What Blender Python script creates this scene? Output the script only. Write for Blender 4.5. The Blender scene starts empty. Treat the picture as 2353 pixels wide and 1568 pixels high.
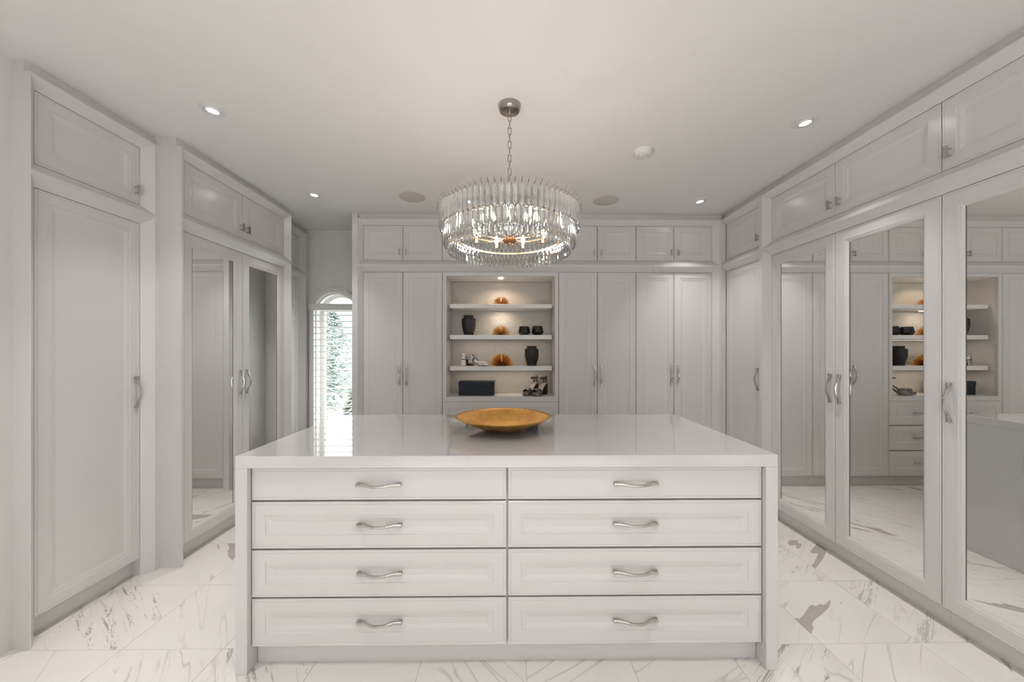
import bpy, bmesh, math, random
from mathutils import Vector, Matrix
random.seed(7)
R = math.radians
PI = math.pi
S = bpy.context.scene
C = S.collection

# ------------------------------------------------------------------ camera
H = 1.362                       # eye height
FPX = 845.0                     # focal length in pixels of the 2353 px frame
cam_d = bpy.data.cameras.new('camera')
cam_d.sensor_fit = 'HORIZONTAL'
cam_d.sensor_width = 36.0
cam_d.lens = 36.0 * FPX / 2353.0
cam_d.shift_y = (802.7 - 784.0) / 2353.0
cam_d.clip_start = 0.05
cam = bpy.data.objects.new('camera', cam_d)
C.objects.link(cam)
cam.location = (0, 0, H)
cam.rotation_euler = (R(90), 0, -0.0106)
S.camera = cam

# ------------------------------------------------------------------ world, exposure
S.view_settings.view_transform = 'Standard'
S.view_settings.look = 'None'
S.view_settings.gamma = 1.0
S.view_settings.use_curve_mapping = False
S.view_settings.exposure = 0.24
S.cycles.diffuse_bounces = 3
S.cycles.glossy_bounces = 4
S.cycles.transmission_bounces = 7
S.cycles.transparent_max_bounces = 12
S.cycles.max_bounces = 8
S.cycles.use_light_tree = False
S.cycles.adaptive_threshold = 0.1
S.cycles.caustics_refractive = False
S.cycles.caustics_reflective = False
S.cycles.sample_clamp_indirect = 6.0

world = bpy.data.worlds.new('sky')
S.world = world
world.use_nodes = True
wn = world.node_tree
wn.nodes['Background'].inputs[0].default_value = (0.97, 0.99, 1.0, 1)     # even bright overcast
wn.nodes['Background'].inputs[1].default_value = 5.5
sun_d = bpy.data.lights.new('sun', 'SUN'); sun_d.energy = 15.0; sun_d.angle = R(1.0); sun_d.color = (1.0, 0.985, 0.96)
sun = bpy.data.objects.new('sun', sun_d); C.objects.link(sun); sun.rotation_euler = (0, R(48), 0); sun.location = (6, 0, 8)

DOWN_W = 2.4                   # one recessed downlight (ten of them, six added out of view)
BULB_E = 120.0                   # emission of a chandelier bulb
PUCK_W = 4.0                    # warm light in the display niche

# ------------------------------------------------------------------ measures
ZC = 2.677                      # ceiling
ZK = 2.625                      # top of the cabinet frames
ZU1, ZU0 = 2.572, 2.2277        # upper doors
ZL1, ZL0 = 2.1178, 0.105        # lower doors
P = 0.045                       # doors sit this far behind the frame front
BV = 0.045                      # width of the sloped inner edge of the frames
GAP = 0.0022
YB = 3.5584                     # front plane of the back run
YW = 4.096                      # window wall
XR = 2.076                      # front plane of the right run
XL1, XL2, XL3 = -2.1665, -2.0335, -2.2048

# ------------------------------------------------------------------ materials
def new_mat(name):
    m = bpy.data.materials.new(name)
    m.use_nodes = True
    return m, m.node_tree, m.node_tree.nodes['Principled BSDF']

def pmat(name, col, rough=0.5, metal=0.0, noise=0.0, nscale=8.0, bump=0.0, bscale=200.0, spec=0.5, coat=0.0):
    m, nt, b = new_mat(name)
    b.inputs['Roughness'].default_value = rough
    b.inputs['Metallic'].default_value = metal
    b.inputs['Specular IOR Level'].default_value = spec
    b.inputs['Coat Weight'].default_value = coat
    b.inputs['Coat Roughness'].default_value = 0.05
    tc = nt.nodes.new('ShaderNodeTexCoord')
    nz = nt.nodes.new('ShaderNodeTexNoise')
    nz.inputs['Scale'].default_value = nscale
    nz.inputs['Detail'].default_value = 4
    nt.links.new(tc.outputs['Object'], nz.inputs['Vector'])
    mx = nt.nodes.new('ShaderNodeMix')
    mx.data_type = 'RGBA'
    nt.links.new(nz.outputs['Fac'], mx.inputs[0])
    mx.inputs[6].default_value = tuple(c * (1 - noise) for c in col) + (1,)
    mx.inputs[7].default_value = tuple(min(1, c * (1 + noise)) for c in col) + (1,)
    nt.links.new(mx.outputs[2], b.inputs['Base Color'])
    if bump:
        n2 = nt.nodes.new('ShaderNodeTexNoise')
        n2.inputs['Scale'].default_value = bscale
        nt.links.new(tc.outputs['Object'], n2.inputs['Vector'])
        bp = nt.nodes.new('ShaderNodeBump')
        bp.inputs['Strength'].default_value = bump
        bp.inputs['Distance'].default_value = 0.002
        nt.links.new(n2.outputs['Fac'], bp.inputs['Height'])
        nt.links.new(bp.outputs[0], b.inputs['Normal'])
    return m

def emat(name, col, strength):
    m, nt, b = new_mat(name)
    b.inputs['Base Color'].default_value = (0.9, 0.9, 0.9, 1)
    b.inputs['Emission Color'].default_value = tuple(col) + (1,)
    b.inputs['Emission Strength'].default_value = strength
    return m

M = {}
M['lacquer'] = pmat('white lacquer', (0.765, 0.748, 0.745), 0.22, noise=0.01, nscale=3)
M['wall'] = pmat('wall paint', (0.82, 0.80, 0.79), 0.75, noise=0.01, bump=0.05)
M['ceiling'] = pmat('ceiling paint', (0.89, 0.875, 0.865), 0.85, noise=0.01, bump=0.05)
M['quartz'] = pmat('white quartz', (0.73, 0.718, 0.712), 0.025, noise=0.025, nscale=14, coat=0.6, spec=0.7)
M['grout'] = pmat('grout', (0.74, 0.71, 0.67), 0.8, noise=0.05)
M['chrome'] = pmat('chrome', (0.56, 0.54, 0.52), 0.12, 1.0, noise=0.03)
M['nickel'] = pmat('brushed nickel', (0.40, 0.38, 0.355), 0.20, 1.0, noise=0.05)
M['bead'] = pmat('crystal beads', (0.92, 0.92, 0.92), 0.03, 0.6, noise=0.3, nscale=500)
M['mirror'] = pmat('mirror glass', (0.95, 0.955, 0.94), 0.0, 1.0)
M['mirror_edge'] = pmat('mirror edge', (0.10, 0.10, 0.10), 0.3)
M['white_plastic'] = pmat('white plastic', (0.83, 0.82, 0.81), 0.4)
M['grille'] = pmat('speaker grille', (0.66, 0.63, 0.60), 0.8, noise=0.06, nscale=600)
M['shutter'] = pmat('shutter paint', (0.83, 0.83, 0.82), 0.35)
M['shelf'] = pmat('shelf lacquer', (0.92, 0.91, 0.885), 0.35)
M['penny'] = pmat('pearl penny tile', (0.80, 0.78, 0.74), 0.12, noise=0.15, nscale=60)
M['penny_grout'] = pmat('penny tile grout', (0.50, 0.47, 0.42), 0.8)
M['black_vase'] = pmat('ribbed black ceramic', (0.014, 0.014, 0.015), 0.55, noise=0.2)
M['black_gloss'] = pmat('black gloss glass', (0.008, 0.008, 0.009), 0.12)
M['navy'] = pmat('dark navy card', (0.006, 0.012, 0.022), 0.6, noise=0.1)
M['gold'] = pmat('brushed gold', (0.72, 0.40, 0.13), 0.28, 1.0, noise=0.1)
M['dark_core'] = pmat('dark bronze', (0.05, 0.03, 0.015), 0.5, 0.5)
M['copper'] = pmat('copper bronze', (0.55, 0.28, 0.14), 0.25, 1.0)
M['ring_gold'] = pmat('champagne metal', (0.62, 0.47, 0.30), 0.25, 1.0)
M['black_leather'] = pmat('black leather', (0.012, 0.011, 0.011), 0.4, noise=0.2)
M['grey_metal_leather'] = pmat('pewter leather', (0.20, 0.185, 0.17), 0.32, 0.7, noise=0.35, nscale=180)
M['insole'] = pmat('insole', (0.50, 0.44, 0.40), 0.5)
M['silver_leather'] = pmat('silver leather', (0.55, 0.53, 0.51), 0.18, 0.9, noise=0.2, nscale=40)
M['lens'] = emat('lamp lens', (1.0, 0.97, 0.92), 30.0)
M['puck'] = emat('warm lamp lens', (1.0, 0.85, 0.66), 18.0)
M['bulb'] = emat('warm bulb', (1.0, 0.88, 0.75), BULB_E)
M['candle'] = pmat('bulb socket', (0.65, 0.5, 0.32), 0.3, 0.9)
M['lawn'] = pmat('lawn', (0.30, 0.33, 0.29), 0.9, noise=0.35, nscale=2)
M['leaf'] = pmat('conifer needles', (0.155, 0.215, 0.205), 0.7, noise=0.25, nscale=3)
M['leaf2'] = pmat('pale shrub leaves', (0.25, 0.29, 0.24), 0.7, noise=0.4, nscale=3)
M['bark'] = pmat('bark', (0.10, 0.07, 0.05), 0.9, noise=0.3)
M['bounce_terrace'] = pmat('pale terrace stone', (0.69, 0.685, 0.675), 0.8, noise=0.08)
M['render'] = pmat('grey render', (0.36, 0.345, 0.335), 0.9, noise=0.05)
M['stucco'] = pmat('pale stucco', (0.55, 0.53, 0.50), 0.9, noise=0.05)
M['roof'] = pmat('grey shingles', (0.16, 0.17, 0.19), 0.9, noise=0.2, nscale=12)

def gold_leaf():
    m, nt, b = new_mat('hammered gold leaf')
    tc = nt.nodes.new('ShaderNodeTexCoord')
    nz = nt.nodes.new('ShaderNodeTexNoise'); nz.inputs['Scale'].default_value = 9; nz.inputs['Detail'].default_value = 9
    nt.links.new(tc.outputs['Object'], nz.inputs['Vector'])
    cr = nt.nodes.new('ShaderNodeValToRGB')
    cr.color_ramp.elements[0].position = 0.3; cr.color_ramp.elements[0].color = (0.52, 0.265, 0.050, 1)
    cr.color_ramp.elements[1].position = 0.72; cr.color_ramp.elements[1].color = (0.80, 0.47, 0.125, 1)
    nt.links.new(nz.outputs['Fac'], cr.inputs[0])
    nt.links.new(cr.outputs[0], b.inputs['Base Color'])
    b.inputs['Metallic'].default_value = 0.9
    b.inputs['Roughness'].default_value = 0.42
    n2 = nt.nodes.new('ShaderNodeTexNoise'); n2.inputs['Scale'].default_value = 45; n2.inputs['Detail'].default_value = 6
    nt.links.new(tc.outputs['Object'], n2.inputs['Vector'])
    bp = nt.nodes.new('ShaderNodeBump'); bp.inputs['Strength'].default_value = 0.9; bp.inputs['Distance'].default_value = 0.004
    nt.links.new(n2.outputs['Fac'], bp.inputs['Height']); nt.links.new(bp.outputs[0], b.inputs['Normal'])
    return m
M['gold_leaf'] = gold_leaf()

def snake():
    m, nt, b = new_mat('snake print leather')
    tc = nt.nodes.new('ShaderNodeTexCoord')
    v = nt.nodes.new('ShaderNodeTexNoise'); v.inputs['Scale'].default_value = 26; v.inputs['Detail'].default_value = 3
    nt.links.new(tc.outputs['Object'], v.inputs['Vector'])
    cr = nt.nodes.new('ShaderNodeValToRGB')
    cr.color_ramp.elements[0].position = 0.55; cr.color_ramp.elements[0].color = (0.85, 0.82, 0.78, 1)
    cr.color_ramp.elements[1].position = 0.58; cr.color_ramp.elements[1].color = (0.06, 0.03, 0.015, 1)
    nt.links.new(v.outputs['Fac'], cr.inputs[0]); nt.links.new(cr.outputs[0], b.inputs['Base Color'])
    b.inputs['Roughness'].default_value = 0.3
    return m
M['snake'] = snake()

def crystal():
    m, nt, b = new_mat('clear crystal')
    nt.nodes.remove(b)
    out = nt.nodes['Material Output']
    def node(t, **kw):
        n = nt.nodes.new(t)
        for k, v in kw.items(): n.inputs[k].default_value = v
        return n.outputs[0]
    def mix(f, a_, b_):
        mx = nt.nodes.new('ShaderNodeMixShader'); mx.inputs[0].default_value = f
        nt.links.new(a_, mx.inputs[1]); nt.links.new(b_, mx.inputs[2]); return mx.outputs[0]
    g = node('ShaderNodeBsdfGlass', IOR=1.58, Roughness=0.0, Color=(0.985, 0.99, 0.99, 1))
    t = node('ShaderNodeBsdfTransparent', Color=(0.97, 0.98, 0.98, 1))
    gl = node('ShaderNodeBsdfGlossy', Roughness=0.02, Color=(1, 1, 1, 1))
    di = node('ShaderNodeBsdfTranslucent', Color=(0.95, 0.96, 0.97, 1))
    sh_ = mix(0.10, g, t); sh_ = mix(0.10, sh_, gl); sh_ = mix(0.10, sh_, di)
    nt.links.new(sh_, out.inputs[0])
    return m
M['crystal'] = crystal()

def pane():
    m, nt, b = new_mat('window glass')
    nt.nodes.remove(b)
    out = nt.nodes['Material Output']
    g = nt.nodes.new('ShaderNodeBsdfGlossy'); g.inputs['Roughness'].default_value = 0.0
    t = nt.nodes.new('ShaderNodeBsdfTransparent'); t.inputs['Color'].default_value = (0.97, 0.965, 0.96, 1)
    mx = nt.nodes.new('ShaderNodeMixShader'); mx.inputs[0].default_value = 0.05
    nt.links.new(t.outputs[0], mx.inputs[1]); nt.links.new(g.outputs[0], mx.inputs[2])
    nt.links.new(mx.outputs[0], out.inputs[0])
    return m
M['pane'] = pane()

def marble():
    m, nt, b = new_mat('polished white marble')
    N, L = nt.nodes, nt.links
    tc = N.new('ShaderNodeTexCoord'); oi = N.new('ShaderNodeObjectInfo')
    sp = N.new('ShaderNodeSeparateColor'); L.new(oi.outputs['Color'], sp.inputs[0])   # each tile: seed, flecks, patches
    sc = N.new('ShaderNodeMath'); sc.operation = 'MULTIPLY'; sc.inputs[1].default_value = 57.0
    L.new(sp.outputs[0], sc.inputs[0])
    cb = N.new('ShaderNodeCombineXYZ')
    for i in range(3): L.new(sc.outputs[0], cb.inputs[i])
    rot = N.new('ShaderNodeVectorRotate'); rot.rotation_type = 'Z_AXIS'
    an = N.new('ShaderNodeMath'); an.operation = 'MULTIPLY_ADD'; an.inputs[1].default_value = 0.5; an.inputs[2].default_value = 0.55
    L.new(sp.outputs[0], an.inputs[0]); L.new(an.outputs[0], rot.inputs['Angle'])
    L.new(tc.outputs['Object'], rot.inputs['Vector'])
    ad = N.new('ShaderNodeVectorMath'); ad.operation = 'ADD'
    L.new(rot.outputs[0], ad.inputs[0]); L.new(cb.outputs[0], ad.inputs[1])
    def noise(scale, detail, dist, stretch):
        mp = N.new('ShaderNodeMapping'); mp.inputs['Scale'].default_value = stretch
        L.new(ad.outputs[0], mp.inputs[0])
        n = N.new('ShaderNodeTexNoise'); n.inputs['Scale'].default_value = scale
        n.inputs['Detail'].default_value = detail; n.inputs['Distortion'].default_value = dist
        n.inputs['Roughness'].default_value = 0.9
        L.new(mp.outputs[0], n.inputs['Vector'])
        return n.outputs['Fac']
    def ramp(src, stops):
        r = N.new('ShaderNodeValToRGB'); e = r.color_ramp.elements
        e[0].position, e[0].color = stops[0][0], (stops[0][1],) * 3 + (1,)
        e[1].position, e[1].color = stops[-1][0], (stops[-1][1],) * 3 + (1,)
        for p, v in stops[1:-1]:
            q = e.new(p); q.color = (v, v, v, 1)
        L.new(src, r.inputs[0]); return r.outputs[0]
    def mixc(fac, a, bcol):
        mx = N.new('ShaderNodeMix'); mx.data_type = 'RGBA'
        L.new(fac, mx.inputs[0])
        if isinstance(a, tuple): mx.inputs[6].default_value = a
        else: L.new(a, mx.inputs[6])
        if isinstance(bcol, tuple): mx.inputs[7].default_value = bcol
        else: L.new(bcol, mx.inputs[7])
        return mx.outputs[2]
    def mul(a, bb):
        mm = N.new('ShaderNodeMath'); mm.operation = 'MULTIPLY'; L.new(a, mm.inputs[0])
        if isinstance(bb, float): mm.inputs[1].default_value = bb
        else: L.new(bb, mm.inputs[1])
        return mm.outputs[0]
    def step(src, lo, hi):
        r = N.new('ShaderNodeMapRange'); r.interpolation_type = 'SMOOTHSTEP'; L.new(src, r.inputs[0])
        r.inputs[1].default_value = lo; r.inputs[2].default_value = hi; return r.outputs[0]
    clouds = step(noise(1.3, 2, 0.3, (1, 1.8, 1)), 0.45, 0.75)
    col = mixc(mul(clouds, 0.45), (0.90, 0.875, 0.83, 1), (0.76, 0.73, 0.69, 1))
    # long fine veins
    thin = ramp(noise(0.9, 3.2, 0.2, (0.30, 2.6, 1)), [(0.492, 0), (0.5, 1), (0.507, 0)])
    col = mixc(mul(mul(mul(thin, step(noise(2.2, 2, 0.0, (0.7, 1.2, 1)), 0.40, 0.58)), step(sp.outputs[0], 0.10, 0.35)), 0.48), col, (0.42, 0.385, 0.34, 1))
    # flecks that follow the veins, on some tiles only
    fleck = step(noise(4.6, 6, 0.9, (0.30, 2.8, 1)), 0.545, 0.60)
    zone = step(noise(1.4, 1, 0.0, (0.6, 1.6, 1)), 0.38, 0.52)
    col = mixc(mul(mul(mul(fleck, zone), sp.outputs[1]), 0.8), col, (0.30, 0.28, 0.25, 1))
    # sharp-edged grey-brown slabs, on a few tiles
    pn = noise(1.1, 3.5, 0.3, (0.42, 2.0, 1))
    patch = mul(step(pn, 0.592, 0.600), sp.outputs[2])
    pcol = mixc(noise(9, 5, 1.5, (0.5, 2.0, 1)), (0.40, 0.36, 0.31, 1), (0.66, 0.63, 0.585, 1))
    col = mixc(patch, col, pcol)
    L.new(col, b.inputs['Base Color'])
    b.inputs['Roughness'].default_value = 0.07
    return m
M['marble'] = marble()

# ------------------------------------------------------------------ mesh helpers
class MB:
    def __init__(s):
        s.v, s.f, s.m = [], [], []
    def add(s, vs, fs, mi=0):
        o = len(s.v)
        s.v += [tuple(v) for v in vs]
        s.f += [tuple(i + o for i in f) for f in fs]
        s.m += [mi] * len(fs)
        return s
    def box(s, x0, x1, y0, y1, z0, z1, mi=0):
        return s.add([(x0, y0, z0), (x1, y0, z0), (x1, y1, z0), (x0, y1, z0), (x0, y0, z1), (x1, y0, z1), (x1, y1, z1), (x0, y1, z1)],
                     [(0, 3, 2, 1), (4, 5, 6, 7), (0, 1, 5, 4), (1, 2, 6, 5), (2, 3, 7, 6), (3, 0, 4, 7)], mi)
    def quad(s, a, b, c, d, mi=0):
        return s.add([a, b, c, d], [(0, 1, 2, 3)], mi)
    def loft(s, rings, cap0=True, cap1=True, closed=True, mi=0):
        n = len(rings[0]); vs = [p for r in rings for p in r]; fs = []
        k = n if closed else n - 1
        for i in range(len(rings) - 1):
            for j in range(k):
                a, b = i * n + j, i * n + (j + 1) % n
                fs.append((a, b, b + n, a + n))
        if cap0: fs.append(tuple(range(n))[::-1])
        if cap1: fs.append(tuple(range((len(rings) - 1) * n, len(rings) * n)))
        return s.add(vs, fs, mi)
    def lathe(s, prof, n=24, cx=0, cy=0, mi=0, cap0=True, cap1=True, close=False):
        rings = [[(cx + r * math.cos(2 * PI * j / n), cy + r * math.sin(2 * PI * j / n), z) for j in range(n)] for r, z in prof]
        if close: rings.append(rings[0]); cap0 = cap1 = False
        return s.loft(rings, cap0, cap1, True, mi)
    def tube(s, path, rad, n=6, mi=0, closed=False, sx=1.0, sy=1.0, ref=Vector((0, 0, 1))):
        path = [Vector(p) for p in path]; rings = []
        for i, p in enumerate(path):
            if closed: t = path[(i + 1) % len(path)] - path[i - 1]
            else: t = path[min(i + 1, len(path) - 1)] - path[max(i - 1, 0)]
            t.normalize()
            u = t.cross(ref)
            if u.length < 1e-4: u = t.cross(Vector((1, 0, 0)))
            u.normalize(); w = u.cross(t).normalized()
            r = rad[i] if isinstance(rad, (list, tuple)) else rad
            rings.append([p + (u * math.cos(2 * PI * (j + .5) / n) * sx + w * math.sin(2 * PI * (j + .5) / n) * sy) * r for j in range(n)])
        if closed: rings.append(rings[0]); return s.loft(rings, False, False, True, mi)
        return s.loft(rings, True, True, True, mi)
    def data(s, name, mats, smooth=False, bevel=0.0, merge=True, recalc=True):
        me = bpy.data.meshes.new(name)
        me.from_pydata(s.v, [], s.f)
        mats = mats if isinstance(mats, (list, tuple)) else [mats]
        for m in mats: me.materials.append(M[m])
        if len(mats) > 1: me.polygons.foreach_set('material_index', s.m)
        bm = bmesh.new(); bm.from_mesh(me)
        if merge: bmesh.ops.remove_doubles(bm, verts=bm.verts, dist=1e-6)
        if bevel: bmesh.ops.bevel(bm, geom=list(bm.edges), offset=bevel, segments=1, affect='EDGES')
        if recalc: bmesh.ops.recalc_face_normals(bm, faces=bm.faces)
        bm.to_mesh(me); bm.free()
        if smooth:
            me.polygons.foreach_set('use_smooth', [True] * len(me.polygons))
            if smooth != 'all':
                me.set_sharp_from_angle(angle=R(35))
        me.update()
        return me
    def build(s, name, mats, parent=None, loc=(0, 0, 0), rot=(0, 0, 0), **kw):
        return link(name, s.data(name, mats, **kw), parent, loc, rot)

def link(name, data, parent=None, loc=(0, 0, 0), rot=(0, 0, 0)):
    o = bpy.data.objects.new(name, data); C.objects.link(o)
    o.parent = parent; o.location = loc; o.rotation_euler = rot
    return o

def tag(o, label, cat, group=None, kind=None):
    if label: o['label'] = label
    if cat: o['category'] = cat
    if group: o['group'] = group
    if kind: o['kind'] = kind
    return o

def thing(name, label, cat, loc=(0, 0, 0), rz=0.0, group=None):
    return tag(link(name, None, None, loc, (0, 0, rz)), label, cat, group)

def struct(o, label=None):
    o['kind'] = 'structure'
    if label: o['label'] = label
    return o

# ------------------------------------------------------------------ the room shell
XO0, XO1, YO0 = -2.80, 2.70, -1.35
mb = MB(); mb.box(XO0, XO1, YO0, YW + 0.2, -0.06, -0.0025)
floor = struct(mb.build('floor', 'grout'), 'polished white marble tile floor with grey veins')
TS = 0.4572
tile_me = MB().box(-TS / 2 + .0011, TS / 2 - .0011, -TS / 2 + .0011, TS / 2 - .0011, -0.011, 0.0).data('tile', 'marble', bevel=0.0012)
TILE_LOOK = {(-8, 0): (1, 0), (-7, 1): (0, 1), (-7, -1): (.4, 0), (-7, 0): (0, 0), (0, 0): (0, 1), (-1, 0): (0, 1), (1, -1): (0, 1), (0, -1): (0, 0), (1, 1): (0, 1), (0, 1): (.5, 0)}   # flecked or patched tiles
for i in range(-10, 5):
    for j in range(-7, 7):
        cx, cy = 1.449 + TS * (i + .5), 1.685 + TS * (j + .5)
        if cx - TS / 2 > 2.35 or cx + TS / 2 < -2.45 or cy - TS / 2 > YW or cy < -1.1: continue
        t = link('tile', tile_me, floor, (cx, cy, 0), (0, 0, 0 if cx < 0 else PI / 2))
        fl, pa = (random.random() < .22) * random.uniform(.5, 1), 1.0 if random.random() < .16 else 0.0
        fl, pa = TILE_LOOK.get((i, j), (fl, pa))
        t.color = (random.random(), fl, pa, 1)

mb = MB(); mb.box(XO0, XO1, YO0, YW + 0.2, ZC, ZC + 0.1)
struct(mb.build('ceiling', 'ceiling'), 'flat white painted ceiling')
mb = MB(); mb.box(-2.35, -2.25, YO0, 1.69, 0, ZC); mb.box(XO0 - .1, XO0, YO0, YW + .2, 0, ZC)
struct(mb.build('wall_left', 'wall'), 'plain off-white wall at the left edge')
mb = MB(); mb.box(2.125, 2.225, YO0, 0.588, 0, ZC); mb.box(XO1, XO1 + .1, YO0, YW + .2, 0, ZC)
struct(mb.build('wall_right', 'wall'), 'plain off-white wall beyond the right cabinets')
GX, GZ = 1.5, 2.40              # unseen glazed opening, added behind the camera to let daylight in
mb = MB(); mb.box(XO0 - .1, -GX, YO0 - .1, YO0, 0, ZC); mb.box(GX, XO1 + .1, YO0 - .1, YO0, 0, ZC); mb.box(-GX, GX, YO0 - .1, YO0, GZ, ZC)
struct(mb.build('wall_front', 'wall'), 'plain off-white wall behind the camera')
mb = MB()
for x in (-GX, -.55, .45, GX - .1): mb.box(x, x + .1, YO0 - .08, YO0 - .02, 0, GZ)
mb.box(-GX, GX, YO0 - .08, YO0 - .02, 0, .10); mb.box(-GX, GX, YO0 - .08, YO0 - .02, GZ - .10, GZ)
door = struct(mb.build('added_door_1', 'shutter'), 'unseen glazed doors added behind the camera for daylight')
for a, b in ((-GX + .1, -.55), (-.45, .45), (.55, GX - .1)):
    mb = MB(); mb.box(a, b, YO0 - .053, YO0 - .047, .10, GZ - .10); mb.build('pane', 'pane', door)
pl = bpy.data.lights.new('daylight_portal', 'AREA'); pl.shape = 'RECTANGLE'; pl.size = 2 * GX; pl.size_y = GZ; pl.cycles.is_portal = True
link('daylight_portal', pl, None, (0, YO0 - .01, GZ / 2), (R(90), 0, 0))
pl2 = bpy.data.lights.new('window_portal', 'AREA'); pl2.shape = 'RECTANGLE'; pl2.size = .5; pl2.size_y = 1.7; pl2.cycles.is_portal = True
link('window_portal', pl2, None, (-1.908, YW + .26, 1.17), (R(-90), 0, 0))
mb = MB(); mb.box(-14, 14, YO0 - 16, YO0 - .1, -.20, -.06)  # made-up paving out of view, throws sunlight up to the ceiling
struct(mb.build('bounce_terrace', 'bounce_terrace'), 'unseen pale stone paving added behind the camera to bounce sunlight')
mb = MB(); mb.box(-14, 14, YO0 - 8.2, YO0 - 7.0, -.06, 7.2)  # added out of view, keeps direct sky light off the island drawers
struct(mb.build('sky_block_wall', 'render'), 'unseen tall grey wall added behind the camera to block the sky')

# window wall with an arched opening
WX, WZ, WR, WB = -1.908, 1.751, 0.245, 0.34     # arch centre, spring height, radius, bottom
def arch_pts(r, n=24, x=WX, z=WZ):
    return [(x - r * math.cos(PI * k / n), z + r * math.sin(PI * k / n)) for k in range(n + 1)]
mb = MB()
ap = arch_pts(WR)
for y in (YW, YW + 0.2):
    mb.quad((XO0, y, 0), (WX - WR, y, 0), (WX - WR, y, ZC), (XO0, y, ZC))
    mb.quad((WX + WR, y, 0), (XO1, y, 0), (XO1, y, ZC), (WX + WR, y, ZC))
    mb.quad((WX - WR, y, 0), (WX + WR, y, 0), (WX + WR, y, WB), (WX - WR, y, WB))
    for (xa, za), (xb, zb) in zip(ap[:-1], ap[1:]):
        mb.quad((xa, y, za), (xb, y, zb), (xb, y, ZC), (xa, y, ZC))
outl = [(WX - WR, WB)] + ap + [(WX + WR, WB)]
for (xa, za), (xb, zb) in zip(outl, outl[1:] + outl[:1]):
    mb.quad((xa, YW, za), (xb, YW, zb), (xb, YW + .2, zb), (xa, YW + .2, za))
struct(mb.build('wall_back', 'wall', recalc=False), 'off-white alcove wall around the arched window')
# stub wall at the end of the back run
mb = MB(); mb.box(-1.503, -1.4495, YB, YW - .002, 0, ZC)
struct(mb.build('wall_stub', 'lacquer'), 'narrow white end wall left of the back cabinets')
# the window itself: stepped casing, sash, pane
def arch_strip(mb, r0, r1, y0, y1, z_bot):
    """solid moulding between radii r0<r1, straight legs down to z_bot"""
    a, b = arch_pts(r0), arch_pts(r1)
    a = [(WX - r0, z_bot)] + a + [(WX + r0, z_bot)]
    b = [(WX - r1, z_bot)] + b + [(WX + r1, z_bot)]
    rings = [[(p[0], y1, p[1]), (p[0], y0, p[1]), (q[0], y0, q[1]), (q[0], y1, q[1])] for p, q in zip(a, b)]
    mb.loft(rings)
mb = MB()
arch_strip(mb, 0.262, 0.285, YW - 0.022, YW + .001, WB)
arch_strip(mb, 0.243, 0.263, YW - 0.012, YW + .02, WB)
win = struct(mb.build('window_1', 'shutter', smooth=True), 'arched window with louvred shutter in the far left alcove')
mb = MB(); arch_strip(mb, 0.222, 0.244, YW + .02, YW + .06, WB)
mb.build('window_frame', 'shutter', win, smooth=True)
mb = MB(); arch_strip(mb, 0.203, 0.246, YW + .15, YW + .20, WB); mb.box(WX - .21, WX + .21, YW + .15, YW + .20, WB, WB + .05)
mb.box(WX - .21, WX + .21, YW + .155, YW + .195, WZ + .04, WZ + .075)
mb.build('sash', 'shutter', win, smooth=True)
mb = MB()
pr = arch_pts(0.206)
ring = [(WX - .206, WB + .04)] + pr + [(WX + .206, WB + .04)]
mb.loft([[(x, YW + .172, z) for x, z in ring], [(x, YW + .178, z) for x, z in ring]])
mb.build('pane', 'pane', win)
mb = MB(); mb.box(WX - .30, WX + .30, YW - .05, YW + .15, WB - .03, WB)
mb.build('window_sill', 'shutter', win, bevel=.003)
# plantation shutter standing in the opening
sh = thing('window_shutter', 'white louvred plantation shutter covering the lower arched window', 'shutter', (WX, YW - .020, WB))
hw = 0.262; zt = 1.862 - WB
for a_ in (-hw, hw - .034):
    mb = MB(); mb.box(a_, a_ + .034, -.016, .016, 0, zt); mb.build('stile', 'shutter', sh, bevel=.002)
mb = MB(); mb.box(-.285, .285, -.022, .016, zt - .070, zt); mb.build('top_rail', 'shutter', sh, bevel=.002)
mb = MB(); mb.box(-hw + .034, hw - .034, -.016, .016, 0, .09); mb.build('bottom_rail', 'shutter', sh, bevel=.002)
lou = MB()
prof = [(-.030, 0), (-.02, .0035), (0, .005), (.02, .0035), (.030, 0), (.02, -.0035), (0, -.005), (-.02, -.0035)]
lou.loft([[(x, a, b) for a, b in prof] for x in (-hw + .036, hw - .036)])
lme = lou.data('louver', 'shutter', smooth=True)
z = 0.115
while z < zt - .075:
    link('louver', lme, sh, (0, 0, z), (R(-7), 0, 0)); z += 0.0674

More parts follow.
